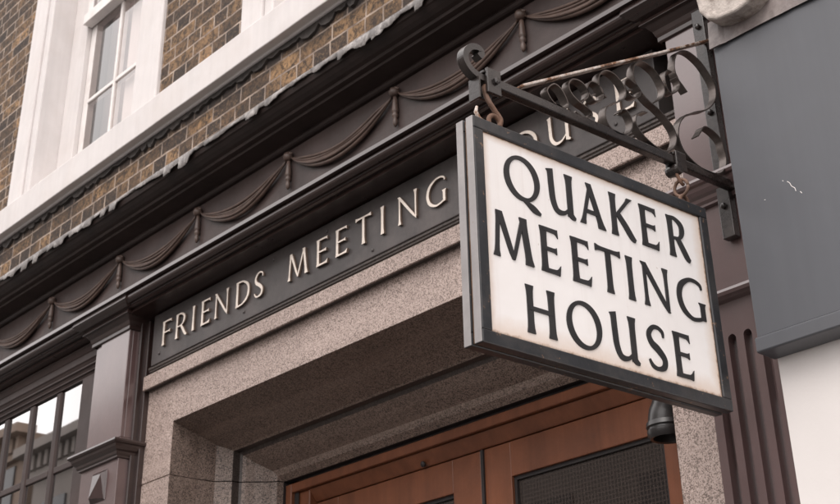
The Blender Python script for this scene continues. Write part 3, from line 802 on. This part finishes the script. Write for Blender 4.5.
# rusty eyes and hooks that carry the sign
def torus(cx, cy, cz, R, r, plane, seg=20, a0=0, a1=2*math.pi):
    pts = []
    for i in range(seg+1):
        a = a0+(a1-a0)*i/seg
        if plane == 'yz': pts.append((cx, cy+R*math.cos(a), cz+R*math.sin(a)))
        else: pts.append((cx+R*math.cos(a), cy, cz+R*math.sin(a)))
    return pts
e = MB(); e.tube(torus(xm+.006, 1.835, Z1+.016, .017, .006, 'yz'), 0.0055, 10); e.build('eye_ring', 'rust', hs, smooth=True)
e = MB(); e.tube([(xm+.0, 1.790, Z1+.044), (xm, 1.786, Z1+.030), (xm, 1.795, Z1+.016), (xm, 1.815, Z1+.010), (xm, 1.832, Z1+.014)], [.003, .0045, .005, .005, .004], 8); e.build('hook', 'brace', hs, smooth=True)
e = MB(); e.tube(spline([(xm, 1.822, 1.500), (xm, 1.815, 1.488), (xm+.004, 1.820, 1.462), (xm+.006, 1.838, 1.438), (xm+.008, 1.852, 1.420), (xm+.006, 1.850, 1.402)], 5), 0.0062, 8); e.build('link', 'rust', hs, smooth=True)
e = MB(); e.tube(torus(xm+.004, 2.470, Z1+.012, .015, .005, 'yz'), 0.005, 10); e.build('eye_ring', 'rust', hs, smooth=True)
e = MB(); e.tube(torus(xm+.004, 2.466, Z1+.048, .021, .005, 'xz'), 0.0042, 8); e.build('link', 'rust', hs, smooth=True)
e = MB(); e.tube(spline([(xm+.004, 2.462, 1.492), (xm+.004, 2.455, 1.478), (xm+.006, 2.462, 1.456), (xm+.006, 2.474, 1.448)], 5), 0.0045, 8); e.build('hook', 'rust', hs, smooth=True)

# ================================================================== WROUGHT IRON BRACKET
BX = -1.875
br = thing('sign_bracket', 'black wrought iron bracket with ribbon scrolls and a rusty pale top stay', 'bracket', (BX, 2.70, 1.40+EYE))
bar = MB().box(BX-.011, BX+.011, 1.812, 2.69, 1.500, 1.524)
bar.build('bar', 'iron', br, 0.003)
hk = MB().ribbon(spline([(1.815, 1.512), (1.795, 1.513), (1.775, 1.521), (1.760, 1.538), (1.760, 1.560), (1.776, 1.579), (1.798, 1.585), (1.808, 1.576), (1.800, 1.563)], 6), BX-.011, BX+.011, 0.016)
hk.build('end_curl', 'iron', br, 0.002)
stay = MB().ribbon([(1.930, 1.535), (2.2, 1.684), (2.45, 1.8205), (2.690, 1.955)], BX-.014, BX+.014, 0.006)
stay.build('stay', 'brace', br, 0.0012)
pl = MB().box(-1.917, -1.879, 2.676, 2.699, 1.375, 2.06)
pl.build('wall_plate', 'iron', br, 0.002)
for z in (2.005, 1.735, 1.462):
    MB().lathe([(0.0085, 0), (0.0085, .006), (0.006, .010), (0.002, .0115)], (-1.898, 2.676, z), (0, -1, 0), 8).build('bolt', 'iron', br)
cl = MB(); cl.box(BX+.012, BX+.020, 1.812, 1.853, 1.474, 1.537); cl.box(BX-.020, BX-.012, 1.812, 1.853, 1.474, 1.537); cl.box(BX-.012, BX+.012, 1.808, 1.857, 1.525, 1.532)
cl.build('clamp', 'iron', br, 0.0015)
MB().lathe([(0.009, 0), (0.009, .006), (0.005, .008)], (BX+.020, 1.836, 1.507), (1, 0, 0), 6).build('bolt', 'iron', br)
MB().box(BX-.018, BX+.016, 1.789, 1.793, 1.455, 1.508).build('end_plate', 'iron', br)
cl = MB(); cl.box(BX+.012, BX+.019, 2.448, 2.486, 1.482, 1.534); cl.box(BX-.019, BX-.012, 2.448, 2.486, 1.482, 1.534); cl.box(BX-.012, BX+.012, 2.446, 2.488, 1.525, 1.533)
cl.build('clamp', 'iron', br, 0.002)
MB().lathe([(0.013, -.020), (0.015, -.012), (0.015, .012), (0.013, .020)], (BX, 2.458, 1.487), (1, 0, 0), 14).build('clamp', 'iron', br)

# scrolls: ribbons traced in the bracket's own plane (y, z)
SCR = [
    [(2.0561, 1.5234), (2.0318, 1.5259), (2.0167, 1.5382), (2.0109, 1.5517), (2.0205, 1.5662), (2.0381, 1.5783), (2.0573, 1.5727), (2.0721, 1.5547), (2.078, 1.5376), (2.0702, 1.5265), (2.0561, 1.5234), (2.0371, 1.5247)],
    [(2.1343, 1.5702), (2.1441, 1.5764), (2.1518, 1.5877), (2.1517, 1.6014), (2.1384, 1.6149), (2.1177, 1.6184), (2.097, 1.6109), (2.0861, 1.5934), (2.0929, 1.5732), (2.1166, 1.5591), (2.1425, 1.5528), (2.1586, 1.5448), (2.1571, 1.5327), (2.1424, 1.5237), (2.1237, 1.5226), (2.1018, 1.5271)],
    [(2.1786, 1.6004), (2.1707, 1.5967), (2.1656, 1.5885), (2.1723, 1.5822), (2.1828, 1.5831), (2.1979, 1.5921), (2.2077, 1.6093), (2.202, 1.6244), (2.1857, 1.6338), (2.1649, 1.63), (2.1516, 1.611), (2.1529, 1.5977), (2.1644, 1.5876)],
    [(2.2177, 1.6052), (2.2017, 1.6181), (2.1941, 1.6408), (2.2031, 1.6661), (2.2268, 1.6842), (2.2555, 1.6844), (2.28, 1.6695), (2.2918, 1.6501), (2.2849, 1.6275), (2.2595, 1.6083), (2.2338, 1.5938), (2.2137, 1.5749), (2.2065, 1.553), (2.214, 1.5313), (2.2332, 1.5203), (2.2597, 1.5188), (2.285, 1.5297), (2.3017, 1.5509), (2.303, 1.5739), (2.2905, 1.5919), (2.2735, 1.5925), (2.2640, 1.5809)],
    [(2.318, 1.6625), (2.3084, 1.6596), (2.3006, 1.6521), (2.3091, 1.6438), (2.3242, 1.643), (2.3429, 1.6529), (2.3496, 1.6681), (2.342, 1.6797), (2.3187, 1.6886), (2.3034, 1.6888), (2.2921, 1.6737), (2.2926, 1.6596), (2.2999, 1.6514)],
    [(2.4112, 1.6632), (2.4338, 1.6813), (2.4457, 1.7025), (2.4414, 1.7264), (2.4229, 1.7507), (2.393, 1.7628), (2.3644, 1.762), (2.3395, 1.7419), (2.3291, 1.7138), (2.3345, 1.6878), (2.352, 1.668), (2.378, 1.652), (2.412, 1.640), (2.4429, 1.622), (2.4663, 1.599), (2.4691, 1.5716), (2.4529, 1.5439), (2.4234, 1.5251), (2.3892, 1.5248), (2.3544, 1.5365), (2.3284, 1.5532), (2.3175, 1.5736), (2.3268, 1.5953), (2.3475, 1.6108), (2.3667, 1.615)],
    [(2.5015, 1.7658), (2.5214, 1.7515), (2.5402, 1.7349)],
    [(2.486, 1.7752), (2.4702, 1.7743), (2.4566, 1.7554), (2.4546, 1.7359), (2.459, 1.7158), (2.4743, 1.7075), (2.4978, 1.7228), (2.5122, 1.7448), (2.5094, 1.7622), (2.5012, 1.7792), (2.4996, 1.7962), (2.501, 1.804), (2.5073, 1.8237), (2.5253, 1.8503), (2.5651, 1.8676), (2.6118, 1.8564), (2.6457, 1.8283), (2.6648, 1.7948), (2.656, 1.7516), (2.6176, 1.711), (2.5644, 1.6843), (2.5275, 1.6633), (2.5234, 1.6612), (2.4954, 1.6323), (2.4811, 1.5989), (2.4816, 1.5731), (2.4961, 1.5472), (2.531, 1.5278), (2.5684, 1.5193), (2.6082, 1.5212), (2.6385, 1.5328), (2.659, 1.5568), (2.6664, 1.5821), (2.6613, 1.6096), (2.6565, 1.6324), (2.6337, 1.647), (2.6046, 1.653), (2.5866, 1.6465), (2.5757, 1.6312), (2.5602, 1.6126)]]
for pts in SCR:
    m = MB().ribbon(spline(pts, 7), BX-.0115, BX+.011, 0.0031)
    o = m.build('scroll', 'worn_iron', br, smooth=False)
    for p in o.data.polygons: p.use_smooth = True
    ed = o.modifiers.new('edges', 'EDGE_SPLIT'); ed.split_angle = math.radians(50)

# ================================================================== LAMP BY THE DOOR
lp = thing('door_lamp', 'black elbow-shaped metal spotlight on the right door jamb, below the hanging sign', 'lamp', (-2.25, 2.94, 1.10+EYE))
l = MB()
cxl, cyl, czl = -2.375, 2.93, 1.035
ep = []
for i in range(13):
    a = math.pi/2*i/12
    ep.append((-2.281-0.085*math.sin(a), cyl, 1.045+0.085*math.cos(a)))
l.tube(ep, [0.050]*4+[0.052]*5+[0.054]*4, 24)
l.build('elbow', 'lampblack', lp, smooth=True)
MB().lathe([(0.053, 0.012), (0.058, .010), (0.060, -.002), (0.055, -.006), (0.055, -.010), (0.059, -.013), (0.058, -.024), (0.051, -.034), (0.044, -.032), (0.040, -.01)], (-2.366, cyl, 1.045), (0, 0, 1), 28).build('hood', 'lampblack', lp, smooth=True).modifiers.new('edges', 'EDGE_SPLIT')
MB().lathe([(0.050, 0), (0.050, .014), (0.03, .03)], (-2.241, cyl, 1.13), (-1, 0, 0), 20).build('mount', 'lampblack', lp)

# ================================================================== NEIGHBOUR
NX = -1.774; NY = 2.62
nbld = thing('neighbour_building', 'smooth white rendered building at the right edge with peeling stone corbel', 'building', (0.5, 2.9, 0))
MB().box(NX, 6, NY, 3.6, -1.6, 1.86).build('wall', 'render', nbld)
MB().box(NX+.02, 6, NY+.02, 3.6, 1.86, 8.0).build('upper_wall', 'render', nbld)
# peeling stone corbel end above the flashing
s = MB()
vs = [(-1.770, 1.962), (-1.764, 1.912), (-1.742, 1.880), (-1.712, 1.866), (-1.66, 1.860), (-1.62, 1.866), (-1.585, 1.885), (-1.575, 1.94), (-1.575, 2.4), (-1.770, 2.4)]
a = [s.v(x, 2.498, z) for x, z in vs]; b_ = [s.v(x, 2.619, z+.004) for x, z in vs]
for i in range(len(vs)): s.f([a[i], a[(i+1) % len(vs)], b_[(i+1) % len(vs)], b_[i]])
s.f(a[::-1]); s.f(b_)
s.build('stone_corbel', 'stone', nbld, 0.008, seg=3)
fl = MB(); prev = None; x = NX-.008; jj = 0
while x < 1.2:
    jj = 0.7*jj + random.uniform(-.0022, .0022); kk = 0.004*math.sin(x*9)+0.003*math.sin(x*23+1)
    lift = .012 if x < NX+.035 else 0
    row = [fl.v(x, 2.619, 1.925), fl.v(x, 2.562, 1.908+kk*.5), fl.v(x, 2.558-lift*.2, 1.900+kk*.5+lift), fl.v(x, 2.5545-lift*.3, 1.868+kk*.3), fl.v(x, 2.551+jj*.4-lift*.3, 1.828+jj*.5+kk*.3), fl.v(x, 2.556, 1.829)]
    if prev:
        for k in range(len(row)-1): fl.f([prev[k], row[k], row[k+1], prev[k+1]])
    prev = row; x += 0.016
fl.build('lead_flashing', 'lead_dark', nbld)

fp = thing('fascia_panel', 'blank slate grey shop fascia panel with a projecting bottom lip', 'fascia', (-1.6, 2.6, 1.02+EYE))
MB().box(-1.779, 4.0, 2.560, 2.6185, 1.052, 1.845).build('panel', 'panel', fp, 0.002)
MB().prism_x([(2.552, 1.018), (2.552, 1.048), (2.556, 1.0515), (2.6185, 1.0515), (2.6185, 1.013), (2.556, 1.015)], -1.781, 4.0).build('lip', 'panel', fp, 0.0015)
for pts in ([(-1.630, 1.394), (-1.624, 1.388), (-1.620, 1.378), (-1.613, 1.371), (-1.611, 1.362)], [(-1.60, 1.357), (-1.596, 1.351)], [(-1.642, 1.401), (-1.640, 1.399)], [(-1.700, 1.372), (-1.697, 1.3715)]):
    MB().tube([(x, 2.5598, z) for x, z in spline(pts, 4)], 0.0009, 6).build('scratch', 'render', fp)

# ================================================================== ACROSS THE STREET (seen mirrored in the panes)
def opposite(name, label, x0, x1, h, mat, cornice_z=None, storeys=3):
    t = thing(name, label, 'building', ((x0+x1)/2, -9.5, 0))
    MB().box(x0, x1, -16, -9.0, -1.6, h).build('wall', mat, t)
    n = max(2, int((x1-x0)/2.4))
    for k in range(storeys):
        zz = 0.6+k*(h-0.8)/storeys
        for i in range(n):
            xc = x0+(x1-x0)*(i+.5)/n
            wn = MB().box(xc-.55, xc+.55, -8.99, -8.95, zz, zz+1.7).build('window', 'opp_glass', t)
    c = MB(); c.box(x0-.2, x1+.2, -9.0, -8.45, h-.1, h+.12); c.box(x0-.1, x1+.1, -9.0, -8.8, h-.6, h-.45)
    x = x0
    while x < x1:
        c.box(x, x+.16, -9.0, -8.7, h-.45, h-.1); x += .34
    c.build('cornice', mat, t)
    return t
opposite('street_building', 'pale stone terrace with dentil cornice across the street, mirrored in the panes', -31.2, -9, 8.9, 'opp_stone')  # right end cut short so more sky light reaches the sign
opposite('street_building', 'brown brick block at the far end across the street, mirrored in the left panes', -54, -31.6, 9.6, 'opp_orange', storeys=4)

# ================================================================== LIGHT, SKY, CAMERA
W = bpy.data.worlds.new('World'); S.world = W; W.use_nodes = True
nt = W.node_tree; bg = nt.nodes['Background']
sky = nt.nodes.new('ShaderNodeTexSky'); sky.sky_type = 'NISHITA'; sky.sun_disc = False
EL, AZ = math.radians(48), math.radians(-150)      # azimuth: direction of the sun in plan, 0 = +x ... measured below
sd = Vector((0.25, -0.72, 0.92)).normalized()
sky.sun_elevation = math.asin(sd.z); sky.sun_rotation = math.atan2(sd.x, sd.y)
sky.air_density = 1.0; sky.dust_density = 4.0; sky.ozone_density = 1.0
hs_ = nt.nodes.new('ShaderNodeHueSaturation'); hs_.inputs['Saturation'].default_value = 0.22
nt.links.new(sky.outputs[0], hs_.inputs['Color'])
mxn = nt.nodes.new('ShaderNodeMix'); mxn.data_type = 'RGBA'; mxn.blend_type = 'MULTIPLY'; mxn.inputs[0].default_value = 1
mxn.inputs[7].default_value = (1.0, 0.955, 0.935, 1)
# even cloud cover over the clear sky
tc = nt.nodes.new('ShaderNodeTexCoord')
cl_ = ramp(nt, noise(nt, tc.outputs['Generated'], 2.2, 5), [(0.3, (0.74, 0.73, 0.73)), (0.7, (1.0, 0.99, 0.99))])
cl_ = mixc(nt, 1.0, cl_, (9.0, 9.0, 9.0), 'MULTIPLY')
cm = mixc(nt, 0.72, hs_.outputs[0], cl_)
nt.links.new(cm, mxn.inputs[6]); nt.links.new(mxn.outputs[2], bg.inputs['Color'])
bg.inputs['Strength'].default_value = 0.15
su = bpy.data.lights.new('sun', 'SUN'); su.energy = 0.5; su.angle = math.radians(40); su.color = (1.0, 0.95, 0.9)
so = bpy.data.objects.new('sun', su); C.objects.link(so)
so.rotation_euler = sd.to_track_quat('Z', 'Y').to_euler()

cam = bpy.data.cameras.new('camera'); co = bpy.data.objects.new('camera', cam); C.objects.link(co)
R = ((0.6442867, 0.76461763, -0.01595406), (-0.40065877, 0.31968952, -0.85864495), (-0.65143472, 0.55960566, 0.51232247))
m = Matrix(((R[0][0], -R[1][0], -R[2][0], 0), (R[0][1], -R[1][1], -R[2][1], 0), (R[0][2], -R[1][2], -R[2][2], EYE), (0, 0, 0, 1)))
co.matrix_world = m
cam.sensor_fit = 'HORIZONTAL'; cam.sensor_width = 36
cam.lens = 1359.32/840*36
cam.shift_x = (420-412.2727)/840
cam.shift_y = -(252-65.2866)/840
cam.clip_end = 500; cam.clip_start = 0.05
cam.dof.use_dof = True; cam.dof.focus_distance = 3.0; cam.dof.aperture_fstop = 14
S.camera = co
S.render.engine = 'CYCLES'
S.view_settings.view_transform = 'Standard'; S.view_settings.look = 'None'
S.view_settings.gamma = 1; S.view_settings.use_curve_mapping = False
S.view_settings.exposure = 1.0
